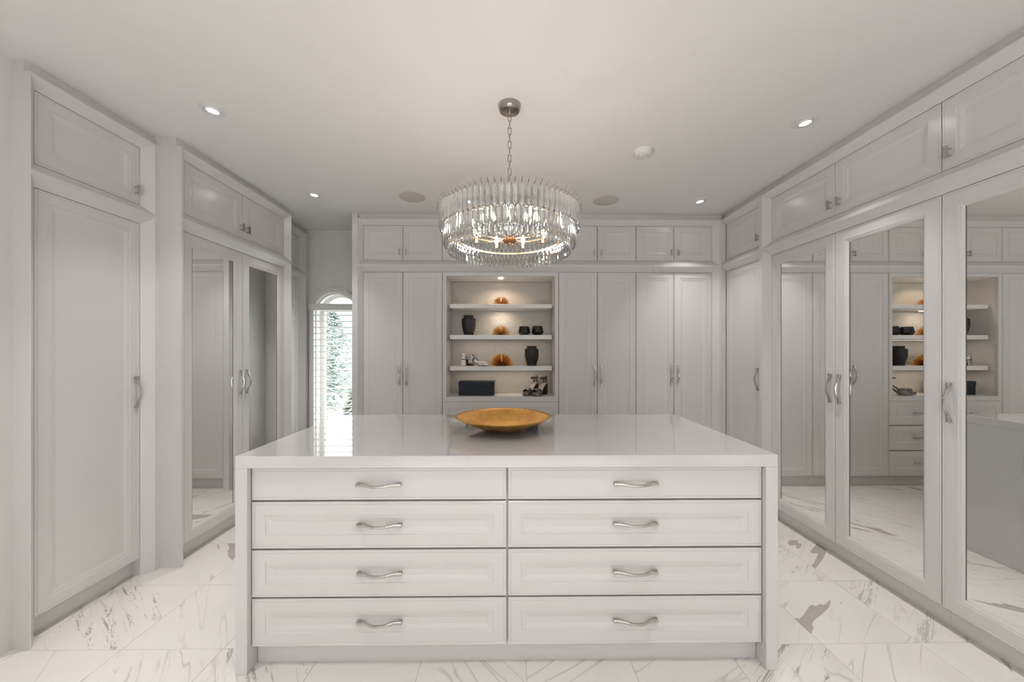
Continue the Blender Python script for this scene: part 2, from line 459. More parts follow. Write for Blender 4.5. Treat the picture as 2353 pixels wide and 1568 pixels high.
# ------------------------------------------------------------------ handles
def handle_data(name, L=0.19):
    """bow pull along local x, standing off towards -y"""
    mb = MB(); n = 18; rings = []
    for k in range(n + 1):
        u = k / n; x = (u - .5) * L
        t = max(0.0, min(1.0, (0.5 - abs(u - .5) - 0.10) / 0.34)); e = t * t * (3 - 2 * t)
        y = -(0.015 + 0.021 * e); w = 0.0066 - 0.0012 * e; h = 0.0045
        rings.append([(x, y - h * .6, -w), (x, y - h, -w * .6), (x, y - h, w * .6), (x, y - h * .6, w), (x, y + h, w), (x, y + h, -w)])
    mb.loft(rings)
    for s in (-1, 1):
        a, b = sorted((s * (L / 2 - .0004), s * (L / 2 - .016)))
        mb.box(a, b, -.0175, 0.0, -.0058, .0058)
    for k in range(2, 37):                       # the row of crystals set along the bar
        u = k / 38; x = (u - .5) * L
        t = max(0.0, min(1.0, (0.5 - abs(u - .5) - 0.10) / 0.34)); e = t * t * (3 - 2 * t)
        y = -(0.015 + 0.021 * e) - .0042; r = .0017
        mb.add([(x - r, y, 0), (x, y, -r), (x + r, y, 0), (x, y, r), (x, y - r, 0)], [(0, 1, 4), (1, 2, 4), (2, 3, 4), (3, 0, 4)], 1)
    return mb.data(name, ['chrome', 'bead'], smooth=True)
HANDLE = handle_data('handle')
def pull_data(L=0.058):
    mb = MB()
    mb.box(-L / 2, L / 2, -.030, -.022, -.0065, .0065)
    for s in (-1, 1):
        mb.tube([(s * L * .3, 0, 0), (s * L * .3, -.024, 0)], .0042, 8)
    return mb.data('pull', 'chrome', smooth=True)
PULL = pull_data()
PULL_LONG = pull_data(0.078)

# ------------------------------------------------------------------ doors and drawers
def ring_rect(w, h, ins, y):
    return [(ins, y, ins), (w - ins, y, ins), (w - ins, y, h - ins), (ins, y, h - ins)]
T = 0.020
EDGE = [(0, T), (0, .0015), (.0015, 0), (.0085, 0), (.0095, .0016), (.0120, .0016), (.0130, 0)]
PANEL = EDGE + [(.056, 0), (.0575, .0030), (.070, .0036), (.086, .0082)]
MIRROR = EDGE + [(.064, 0), (.0655, .003), (.074, .004), (.084, .0105), (.085, .0125)]
def front(name, w, h, kind, parent, x, y, z, label=None):
    """a door or drawer front: local x,z along the face, front at y"""
    prof = {'slab': EDGE, 'panel': PANEL, 'mirror': MIRROR}[kind]
    mb = MB()
    mb.loft([ring_rect(w, h, i, d) for i, d in prof], True, kind != 'mirror')
    o = mb.build(name, 'lacquer', parent, (x, y, z))
    if label: o['label'] = label
    if kind == 'mirror':
        i = .0852
        m = MB(); m.box(i, w - i, .0128, .0168, i, h - i)
        link('mirror_pane', m.data('mirror_pane', 'mirror'), o)
        e = MB()
        for a in ((.083, .0862, .083, h - .083), (w - .0862, w - .083, .083, h - .083)):
            e.box(a[0], a[1], .0112, .0126, a[2], a[3])
        link('mirror_gasket', e.data('mirror_gasket', 'mirror_edge'), o)
    return o

def frame(mb, W, x0, x1, bl, br, depth, rails=True):
    """face frame: front at y=0, doors at y=P, bevelled inwards round each opening"""
    p = P; q = P + .035; b = BV
    zt = ZU1 + min(b, ZK - ZU1)
    L0, R0 = x0 - bl, x1 + br
    mb.quad((0, 0, zt), (W, 0, zt), (W, 0, ZK), (0, 0, ZK))
    if L0 > 1e-5: mb.quad((0, 0, 0), (L0, 0, 0), (L0, 0, zt), (0, 0, zt))
    if R0 < W - 1e-5: mb.quad((R0, 0, 0), (W, 0, 0), (W, 0, zt), (R0, 0, zt))
    zr1, zr0 = ZU0 - b, ZL1 + b
    mb.quad((L0, 0, zr0), (R0, 0, zr0), (R0, 0, zr1), (L0, 0, zr1))
    for lo, hi, flo, fhi in ((ZU0, ZU1, zr1, zt), (0.0, ZL1, 0.0, zr0)):
        mb.quad((L0, 0, fhi), (R0, 0, fhi), (x1, p, hi), (x0, p, hi))
        mb.quad((x0, p, hi), (x1, p, hi), (x1, q, hi), (x0, q, hi))
        if lo > 0:
            mb.quad((L0, 0, flo), (R0, 0, flo), (x1, p, lo), (x0, p, lo))
            mb.quad((x0, p, lo), (x1, p, lo), (x1, q, lo), (x0, q, lo))
        if bl: mb.quad((L0, 0, flo), (x0, p, lo), (x0, p, hi), (L0, 0, fhi))
        if br: mb.quad((R0, 0, flo), (x1, p, lo), (x1, p, hi), (R0, 0, fhi))
        zz = lo if lo else 0.0
        if bl: mb.quad((x0, p, zz), (x0, q + (.03 if not lo else 0), zz), (x0, q + (.03 if not lo else 0), hi), (x0, p, hi))
        if br: mb.quad((x1, p, zz), (x1, q + (.03 if not lo else 0), zz), (x1, q + (.03 if not lo else 0), hi), (x1, p, hi))
    # closed ends and top
    if bl: mb.quad((0, 0, 0), (0, depth, 0), (0, depth, ZK), (0, 0, ZK))
    if br: mb.quad((W, 0, 0), (W, depth, 0), (W, depth, ZK), (W, 0, ZK))
    mb.quad((0, 0, ZK), (W, 0, ZK), (W, .08, ZK), (0, .08, ZK))

DEPTH = 0.50
def cabinet(name, label, loc, rz, W, x0, x1, bl, br, uppers, lowers, depth=DEPTH, niche=None):
    """uppers / lowers: lists of (xa, xb, kind, handle side)"""
    root = thing(name, label, 'cabinet', loc, rz, 'built-in wardrobe cabinets round the room')
    mb = MB(); frame(mb, W, x0, x1, bl, br, depth)
    mb.build('face_frame', 'lacquer', root, recalc=False)
    bd = MB()
    yb = P + T + .002
    if niche is None:
        bd.box(0.001, W - .001, yb, depth, ZL0 + .001, ZK - .002)
    else:
        bd.box(0.001, W - .001, yb, depth, ZL1 + .01, ZK - .002)
        bd.box(0.001, W - .001, yb, depth, ZL0 + .001, niche - .05)
        bd.box(0.001, .03, P + .03, depth, niche - .05, ZL1 + .01); bd.box(W - .03, W - .001, P + .03, depth, niche - .05, ZL1 + .01)
    bd.build('carcass', 'lacquer', root)
    mb = MB(); mb.box(x0 + .0005, x1 - .0005, P + .048, P + .066, 0, ZL0 - .001); mb.build('toe_kick', 'lacquer', root)
    mb = MB(); mb.box(0.0, W, .030, depth - .01, ZK + .0005, ZC - .0005); mb.build('top_filler', 'lacquer', root)
    for k, (xa, xb, kind, hs) in enumerate(uppers):
        d = front('door', xb - xa - 2 * GAP, ZU1 - ZU0 - 2 * GAP, kind, root, xa + GAP, P, ZU0 + GAP)
        w = xb - xa - 2 * GAP
        link('pull', PULL, d, (w - .027 if hs > 0 else .035, 0, 2.304 - ZU0), (0, PI / 2, 0))
    for k, (xa, xb, kind, hs) in enumerate(lowers):
        w = xb - xa - 2 * GAP
        d = front('door', w, ZL1 - ZL0 - 2 * GAP, kind, root, xa + GAP, P, ZL0 + GAP)
        link('handle', HANDLE, d, (w - .027 if hs > 0 else .035, 0, 1.104 - ZL0), (0, PI / 2, 0))
    return root

def pair(x0, xm, x1, kind): return [(x0, xm, kind, 1), (xm, x1, kind, -1)]

# left run
W = 0.618
cabinet('tall_cabinet', 'tall plain single-door white cabinet nearest the camera on the left', (XL1, 1.69, 0), PI / 2, W, .048, .5437, .045, .045,
        [(.048, .5437, 'panel', 1)], [(.048, .5437, 'panel', 1)])
W = 1.167
cabinet('tall_cabinet', 'white cabinet with two mirrored doors projecting on the left', (XL2, 2.308, 0), PI / 2, W, .060, 1.124, .045, .04,
        pair(.060, .5957, 1.124, 'panel'), pair(.060, .5957, 1.124, 'mirror'), depth=.6)
W = 0.611
cabinet('tall_cabinet', 'narrow white cabinet beside the arched window, behind the left mirrored one', (XL3, 3.475, 0), PI / 2, W, .050, .508, .045, .045,
        [(.050, .508, 'panel', -1)], [(.050, .508, 'panel', -1)], depth=.45)
# back run
bx = -1.4487
cabinet('tall_cabinet', 'white two-door cabinet left of the lit display niche', (bx, YB, 0), 0, -.6437 - bx, .0347, -.6437 - bx, .0347, 0,
        pair(.0347, -1.0283 - bx, -.6437 - bx, 'panel'), pair(.0347, -1.0283 - bx, -.6437 - bx, 'panel'))
cabinet('tall_cabinet', 'white two-door cabinet just right of the lit display niche', (.4958, YB, 0), 0, 1.2576 - .4958, 0, 1.2576 - .4958, 0, 0,
        pair(0, .8773 - .4958, 1.2576 - .4958, 'panel'), pair(0, .8773 - .4958, 1.2576 - .4958, 'panel'))
cabinet('tall_cabinet', 'white two-door cabinet at the right end of the back wall', (1.2576, YB, 0), 0, 2.121 - 1.2576, 0, 2.0077 - 1.2576, 0, .045,
        pair(0, 1.6322 - 1.2576, 2.0077 - 1.2576, 'panel'), pair(0, 1.6322 - 1.2576, 2.0077 - 1.2576, 'panel'))
# right run
cabinet('tall_cabinet', 'narrow plain single-door white cabinet in the far right corner', (XR, YB - .0005, 0), -PI / 2, .558, .004, .493, 0, .045,
        [(.004, .493, 'panel', 1)], [(.004, .493, 'panel', 1)])
cabinet('tall_cabinet', 'white cabinet with two full mirrored doors on the right', (XR, 3.0, 0), -PI / 2, 1.2224, .061, 1.2224, .045, 0,
        pair(.061, .637, 1.2224, 'panel'), pair(.061, .637, 1.2224, 'mirror'))
cabinet('tall_cabinet', 'white mirrored cabinet cut off by the right edge of the view', (XR, 1.7776, 0), -PI / 2, 1.19, 0, 1.12, 0, .045,
        [(0, .56, 'panel', -1), (.56, 1.12, 'panel', 1)], [(0, .56, 'mirror', -1), (.56, 1.12, 'mirror', 1)])

# the display niche with drawers under it
nx = -.6437; NW = .4958 - nx
n1, n2 = -.2640 - nx, .1160 - nx
disp = cabinet('display_cabinet', 'white display cabinet with lit shelf niche in the back wall', (nx, YB, 0), 0, NW, 0, NW, 0, 0,
               [(0, n1, 'panel', 1), (n1, n2, 'panel', -1), (n2, NW, 'panel', -1)], [], niche=.8955)
NX0, NX1, NZ0, NZ1 = -.6033 - nx, .4594 - nx, .8955, 2.078
NB = 3.904 - YB                                   # niche back, local y
mb = MB()
o0, o1, oz0, oz1 = GAP, NW - GAP, .8485, ZL1 - GAP
mb.box(o0, NX0, P, P + .03, oz0, oz1); mb.box(NX1, o1, P, P + .03, oz0, oz1)
mb.box(NX0, NX1, P, P + .03, NZ1, oz1); mb.box(NX0, NX1, P, P + .03, oz0, NZ0)
mb.build('niche_frame', 'lacquer', disp)
mb = MB()
mb.box(NX0 - .012, NX0, P + .03, NB + .01, NZ0, NZ1); mb.box(NX1, NX1 + .012, P + .03, NB + .01, NZ0, NZ1)
mb.box(NX0, NX1, P + .03, NB + .01, NZ1, NZ1 + .012); mb.box(NX0, NX1, P + .03, NB + .01, NZ0 - .012, NZ0)
mb.build('niche_lining', 'shelf', disp)
mb = MB(); mb.box(NX0, NX1, NB, NB + .012, NZ0, NZ1); mb.build('niche_back', 'penny_grout', disp)
pen = MB(); pr_, pd = .0082, .0190
row = 0; z = NZ0 + .012
while z < NZ1 - .008:
    x = NX0 + .012 + (pd / 2 if row % 2 else 0)
    while x < NX1 - .009:
        vs = [(x + pr_ * math.cos(PI / 4 * k), NB - .0015, z + pr_ * math.sin(PI / 4 * k)) for k in range(8)]
        vs += [(x + pr_ * .75 * math.cos(PI / 4 * k), NB - .0030, z + pr_ * .75 * math.sin(PI / 4 * k)) for k in range(8)]
        pen.add(vs, [(k, (k + 1) % 8, (k + 1) % 8 + 8, k + 8) for k in range(8)] + [tuple(range(8, 16))])
        x += pd
    z += pd * .866; row += 1
pt = pen.build('penny_tiles', 'penny', disp, merge=False, recalc=False); pt['kind'] = 'stuff'; pt['label'] = 'pearly round mosaic tiles lining the niche'
SH = {}
sx0, sx1 = -.5774 - nx, .4356 - nx
for k, (z0, z1) in enumerate(((1.7700, 1.8100), (1.4602, 1.5035), (1.1489, 1.1934))):
    mb = MB(); mb.box(sx0, sx1, 3.66 - YB, NB - .003, z0, z1); mb.build('shelf', 'shelf', disp, bevel=.0015)
for a, b in ((.608, .8485), (.357, .603), (.105, .352)):
    d = front('drawer', NW - 2 * GAP, b - a - 2 * GAP, 'panel', disp, GAP, P, a + GAP)
    for q in (.25, .75): link('pull', PULL_LONG, d, ((NW - 2 * GAP) * q, .0082, (b - a) / 2))
mb = MB(); mb.lathe([(.026, NZ1 - .0005), (.026, NZ1 - .004), (.021, NZ1 - .006)], 20, (-.0740 - nx), .155)
mb.build('puck_light', 'puck', disp, smooth=True)
ld = bpy.data.lights.new('puck_lamp', 'SPOT'); ld.energy = PUCK_W; ld.color = (1.0, .74, .50); ld.spot_size = R(150); ld.spot_blend = .6; ld.shadow_soft_size = .02
link('puck_lamp', ld, disp, (-.0740 - nx, .155, NZ1 - .012), (0, 0, 0))
# soft warm strip under the first shelf
mb = MB(); mb.box(sx0 + .05, sx1 - .05, 3.70 - YB, 3.85 - YB, 1.7665, 1.7698); 
mb.build('shelf_underpanel', 'shelf', disp)
for zz, e, w_ in ((1.758, .55, .12), (1.4535, .35, .80), (1.1422, .40, .80)):
    ld = bpy.data.lights.new('shelf_lamp', 'AREA'); ld.shape = 'RECTANGLE'; ld.size = w_; ld.size_y = .03; ld.energy = e; ld.color = (1.0, .80, .62)
    link('shelf_lamp', ld, disp, (-.0740 - nx, 3.78 - YB, zz))

# ------------------------------------------------------------------ island
IX0, IX1, IY0, IY1, HC, ST = -1.140, 1.144, 1.5465, 2.5186, .9138, .051
ct = thing('countertop', 'glossy white quartz waterfall countertop over the centre island', 'countertop', ((IX0 + IX1) / 2, (IY0 + IY1) / 2, 0))
hx, hy = (IX1 - IX0) / 2, (IY1 - IY0) / 2
mb = MB(); mb.box(-hx, hx, -hy, hy, HC - ST, HC); mb.build('slab', 'quartz', ct, bevel=.0015)
for s in (-1, 1):
    a, b = sorted((s * hx, s * (hx - .050)))
    mb = MB(); mb.box(a, b, -hy, hy, 0, HC - ST); mb.build('waterfall_panel', 'quartz', ct, bevel=.0012)
isl = thing('island_cabinet', 'white island chest of eight drawers under the quartz top', 'cabinet', ((IX0 + IX1) / 2, IY0, 0))
ix = hx - .0515; RE = .024                        # drawer fronts sit this far behind the slab edge
mb = MB(); mb.box(-ix, ix, RE + T + .002, 2 * hy - .03, .098, HC - ST - .002); mb.build('carcass', 'lacquer', isl)
mb = MB(); mb.box(-ix + .0, ix, .065, .085, 0, .0975); mb.build('toe_kick', 'lacquer', isl)
mb = MB(); mb.box(-ix, ix, 2 * hy - .095, 2 * hy - .075, 0, .0975); mb.build('toe_kick', 'lacquer', isl)
cxm = -.0038 - (IX0 + IX1) / 2
for xa, xb in ((-ix + .002, cxm - .0046), (cxm + .0046, ix - .002)):
    for k, (za, zb) in enumerate(((.7205, .8555), (.515, .7125), (.3085, .5065), (.1000, .3005))):
        d = front('drawer', xb - xa, zb - za, 'slab' if k == 0 else 'panel', isl, xa, RE, za)
        link('handle', HANDLE, d, ((xb - xa) / 2, 0 if k == 0 else .0082, (zb - za) / 2))
# ------------------------------------------------------------------ gold bowl
mb = MB(); rng = random.Random(3)
bo, bi = [], []
NBW = 64
prof_o = [(.0, .004), (.05, .0), (.085, .006), (.14, .022), (.20, .047), (.245, .069), (.2645, .0805)]
prof_i = [(.2635, .0815), (.24, .072), (.195, .052), (.14, .029), (.08, .014), (.0, .010)]
rings = []
wob = [1 + .004 * math.sin(5 * 2 * PI * j / NBW) + .006 * (rng.random() - .5) for j in range(NBW)]
for r, z in prof_o[1:] + prof_i[:-1]:
    rings.append([(r * wob[j] * math.cos(2 * PI * j / NBW), r * wob[j] * math.sin(2 * PI * j / NBW), z) for j in range(NBW)])
mb.loft(rings)
bowl = mb.build('bowl', 'gold_leaf', None, (-.028, 2.035, HC), smooth='all')
tag(bowl, 'wide shallow hammered gold bowl on the white island top', 'bowl')

# ------------------------------------------------------------------ ceiling fittings
def downlight(x, y, label, tilt=(0, 0)):
    t = thing('ceiling_downlight', label, 'downlight', (x, y, ZC), 0, 'recessed ceiling downlights')
    mb = MB(); mb.lathe([(.063, 0), (.063, -.003), (.060, -.0045), (.042, -.0045), (.040, -.001)], 36, cap0=True, cap1=False)
    mb.build('trim_ring', 'white_plastic', t, smooth=True)
    mb = MB(); mb.lathe([(.042, -.0015), (.036, -.010), (.029, -.012), (.0265, -.0085)], 32, cap0=True, cap1=True)
    mb.build('gimbal', 'white_plastic', t, (0, 0, 0), (R(tilt[0]), R(tilt[1]), 0), smooth=True)
    mb = MB(); mb.lathe([(.0255, -.0086), (.0255, -.0105), (.020, -.012)], 24)
    mb.build('lens', 'lens', t, (0, 0, 0), (R(tilt[0]), R(tilt[1]), 0), smooth=True)
    l = bpy.data.lights.new('downlight_lamp', 'AREA'); l.shape = 'DISK'; l.size = .055; l.energy = DOWN_W
    l.color = (1.0, .97, .94); l.spread = R(80)
    link('downlight_lamp', l, t, (0, 0, -.020))
    return t
downlight(-1.617, 2.031, 'ceiling downlight near the left single-door cabinet', (0, 6))
downlight(-1.642, 3.133, 'small ceiling downlight above the left mirrored doors, near the window alcove', (0, 4))
downlight(1.7135, 2.104, 'ceiling downlight near the big mirrored cabinet on the right', (0, -6))
downlight(1.695, 3.234, 'small ceiling downlight near the far right corner', (0, -4))
for x in (-1.63, 1.70):  # extra lamps out of view, added to even out the brightness
    for y in (.95, -.15):
        downlight(x, y, 'extra ceiling downlight added overhead out of view')
for x in (0.04,):
    for y in (.80, -.45):
        downlight(x, y, 'extra ceiling downlight added overhead out of view')
def speaker(x, y, label):
    mb = MB(); mb.lathe([(.113, 0), (.113, -.003), (.110, -.004), (.0, -.004)], 40, cap1=False)
    tag(mb.build('ceiling_speaker', 'grille', None, (x, y, ZC), smooth=True), label, 'speaker', 'flush ceiling speakers')
speaker(-.829, 3.185, 'round grey flush ceiling speaker left of the chandelier')
speaker(.863, 3.243, 'round grey flush ceiling speaker right of the chandelier')
sm = thing('smoke_detector', 'round white smoke detector on the ceiling right of the chandelier', 'smoke detector', (.8958, 2.429, ZC))
mb = MB(); mb.lathe([(.063, 0), (.063, -.006), (.058, -.020), (.050, -.030), (.040, -.034), (.0, -.034)], 36, cap1=False)
mb.build('cover', 'white_plastic', sm, smooth=True)
mb = MB(); mb.lathe([(.013, -.0335), (.013, -.037), (.010, -.039), (0, -.039)], 20, -.012, -.010, cap1=False); mb.build('test_button', 'white_plastic', sm, smooth=True)
mb = MB(); mb.lathe([(.003, -.0335), (.003, -.036), (0, -.036)], 8, .022, -.012, cap1=False); mb.build('indicator', 'black_gloss', sm)

# ------------------------------------------------------------------ chandelier
CX, CY = .0081, 1.985
ch = thing('chandelier', 'round three-tier crystal prism chandelier hanging on a nickel chain', 'chandelier', (CX, CY, 0))
mb = MB(); mb.lathe([(.061, ZC), (.061, ZC - .004), (.056, ZC - .026), (.053, ZC - .030), (.050, ZC - .030), (.047, ZC - .034), (.012, ZC - .036), (.012, ZC - .046), (.007, ZC - .050)], 40)
mb.build('canopy', 'nickel', ch, smooth=True)
def link_data():
    mb = MB(); a, b = .0085, .0215; pts = []
    for k in range(24):
        t = 2 * PI * k / 24
        c_, s_ = math.cos(t), math.sin(t)
        pts.append((a * math.copysign(abs(c_) ** .6, c_), 0, b * math.copysign(abs(s_) ** .6, s_)))
    mb.tube(pts, .0024, 6, closed=True, ref=Vector((0, 1, 0)))
    return mb.data('chain_link', 'nickel', smooth=True)
LK = link_data()
z = ZC - .066; k = 0
while z > 2.06:
    link('chain_link', LK, ch, (0, 0, z), (0, 0, R(8) if k % 2 == 0 else R(98))); z -= .0365; k += 1
mb = MB(); mb.tube([(0, 0, z + .03), (0, 0, 1.94)], .006, 10); mb.build('stem', 'nickel', ch, smooth=True)
mb = MB(); mb.lathe([(.010, 1.975), (.036, 1.958), (.038, 1.946), (.030, 1.938), (.012, 1.936), (.009, 1.928)], 32); mb.build('hub', 'copper', ch, smooth=True)
RINGS = [(.306, 2.026), (.280, 1.948)]
TIERS = [  # ring index, crystal radius, top z, crystal length, count
    (0, .372, 2.098, .106, 78), (0, .350, 2.004, .096, 78), (1, .328, 1.944, .070, 78)]
def prism_data(L, w):
    """vertical bar with a flat outer face and chamfered sides, roof-shaped ends; +x is outwards"""
    h = w / 2
    out = [(-.0085, 0), (-.001, -h), (.0055, -h * .62), (.0055, h * .62), (-.001, h)]
    def sec(z, k, dx=0.0): return [(x * k + dx, y * k, z) for x, y in out]
    mb = MB(); mb.loft([sec(.004, .30, -.002), sec(-.013, 1), sec(-L + .013, 1), sec(-L - .002, .30, -.002)])
    return mb.data('crystal_prism', 'crystal')
def hook_data(rr, rc, dz):
    mb = MB(); a = rr - rc
    mb.tube([(a, 0, dz), (a * .35, 0, .002 + dz * .12), (0, 0, .007), (.009, 0, .011), (.015, 0, .020)], [.0016, .0017, .0024, .0020, .0015], 5, ref=Vector((0, 1, 0)))
    mb.tube([(0, 0, .007), (0, 0, -.004)], .0013, 5)
    return mb.data('hook', 'nickel', smooth=True)
for rr, rz_ in RINGS:
    mb = MB(); mb.lathe([(rr - .007, rz_ - .004), (rr, rz_ - .004), (rr, rz_ + .005), (rr - .007, rz_ + .005)], 72, close=True)
    mb.build('ring', 'ring_gold', ch, smooth=True)
for ti, (ri, rc, zt_, L, n) in enumerate(TIERS):
    rr, rz_ = RINGS[ri]
    pme = prism_data(L, .0245 if ti < 2 else .022); hme = hook_data(rr - .002, rc, rz_ - zt_)
    for k in range(n):
        a = 2 * PI * (k + .5 * (ti % 2)) / n + .02
        p_ = link('crystal_prism', pme, ch, (rc * math.cos(a), rc * math.sin(a), zt_), (0, 0, a))
        link('hook', hme, p_)
mb = MB()
for k in range(3):
    a = 2 * PI * k / 3 + R(80)
    mb = MB(); mb.tube([(.03 * math.cos(a), .03 * math.sin(a), 1.950), (.278 * math.cos(a), .278 * math.sin(a), 1.955)], .0035, 6)
    mb.build('spoke', 'ring_gold', ch, smooth=True)
    for (ra, za), (rb, zb) in zip(((.280, 1.948), ), ((.306, 2.026), )):
        mb = MB(); mb.tube([((ra - .006) * math.cos(a), (ra - .006) * math.sin(a), za), ((rb - .006) * math.cos(a), (rb - .006) * math.sin(a), zb)], .0035, 6)
        mb.build('strut', 'ring_gold', ch, smooth=True)
bm_ = MB(); bm_.lathe([(.004, 0), (.010, .008), (.0115, .020), (.008, .036), (.002, .050)], 12)
bme = bm_.data('bulb', 'bulb', smooth='all')
sk = MB(); sk.lathe([(.006, -.03), (.010, -.028), (.010, 0), (.006, .001)], 12); skm = sk.data('socket', 'candle', smooth=True)
for k in range(8):
    a = 2 * PI * k / 8 + R(22)
    so = link('socket', skm, ch, (.205 * math.cos(a), .205 * math.sin(a), 1.985))
    link('bulb', bme, so)
    mb = MB(); mb.tube([(.035 * math.cos(a), .035 * math.sin(a), 1.952), (.205 * math.cos(a), .205 * math.sin(a), 1.956)], .003, 6)
    mb.build('bulb_arm', 'ring_gold', ch, smooth=True)

# ------------------------------------------------------------------ things in the niche
S1, S2, S3, S4 = 1.8100, 1.5035, 1.1934, .8955
YN = 3.755
def vase(x, y, z, label):
    t = thing('vase', label, 'vase', (x, y, z), 0, 'matte black vases')
    pr = [(.042, 0), (.050, .004)]
    for k in range(14):
        u = k / 13; r = .050 + .021 * math.sin(min(1, u * 1.5) * PI / 2); zz = .012 + u * .152
        pr += [(r, zz), (r - .0012, zz + .006)]
    pr += [(.066, .172), (.052, .175)]
    mb = MB(); mb.lathe(pr, 36); mb.build('body', 'black_vase', t, smooth=True)
    mb = MB(); mb.lathe([(.050, .172), (.050, .200), (.046, .202), (.042, .200), (.042, .172)], 36, close=True); mb.build('neck', 'black_vase', t, smooth=True)
vase(-.402, YN, S2, 'ribbed matte black vase on the second shelf of the niche')
vase(.241, YN, S3, 'ribbed matte black vase on the third shelf of the niche')
def urchin(x, y, z, r, n, label, seed):
    g = random.Random(seed)
    t = thing('urchin_ornament', label, 'ornament', (x, y, z), 0, 'gold spiky urchin ornaments')
    mb = MB(); mb.lathe([(r * .26, 0), (r * .30, r * .06), (r * .24, r * .2), (r * .1, r * .28), (0, r * .29)], 16, cap1=False); mb.build('core', 'dark_core', t, smooth=True)
    mb = MB()
    for k in range(n):
        u = (k + .5) / n; el = math.asin(u * .98 + .01); az = k * 2.39996 + g.uniform(-.1, .1)
        d = Vector((math.cos(az) * math.cos(el), math.sin(az) * math.cos(el), math.sin(el)))
        l = r * g.uniform(.93, 1.03)
        a = d * r * .15; b = d * l
        a.z = max(a.z, .003); b.z = max(b.z, .003)
        mb.tube([a, b], [r * .012, r * .022], 4)
    o = mb.build('spikes', 'gold', t, merge=False); o['kind'] = 'stuff'; o['label'] = 'radiating gold spikes'
urchin(-.070, YN, S1, .090, 150, 'smallest gold urchin ornament, glowing on the top niche shelf', 1)
urchin(-.073, YN, S2, .101, 170, 'gold urchin ornament between the black vase and the black tealight cups', 2)
urchin(-.069, YN, S3, .126, 240, 'largest gold urchin ornament, on the third niche shelf', 3)
def cup(x, y, z, h, label):
    mb = MB(); prof = [(.046, 0), (.064, .028 * h), (.050, .088 * h), (.047, .088 * h), (.058, .030 * h), (.042, .006)]
    mb.lathe(prof, 8)
    tag(mb.build('tealight_cup', 'black_gloss', None, (x, y, z), (0, 0, R(22))), label, 'cup', 'faceted black tealight cups')
cup(.1640, YN - .01, S2, 1.0, 'faceted black tealight cup, left one of two on the second shelf')
cup(.3000, YN, S2, 1.06, 'faceted black tealight cup, right one of two on the second shelf')
# shoe box
sb = thing('shoe_box', 'dark navy lidded shoe box on the bottom of the niche', 'box', (-.318, 3.752, S4), R(-1.5))
mb = MB(); mb.box(-.176, .176, -.060, .085, 0, .10); mb.build('box_body', 'navy', sb, bevel=.001)
mb = MB(); mb.box(-.179, .179, -.063, .088, .095, .140); mb.build('lid', 'navy', sb, bevel=.001)

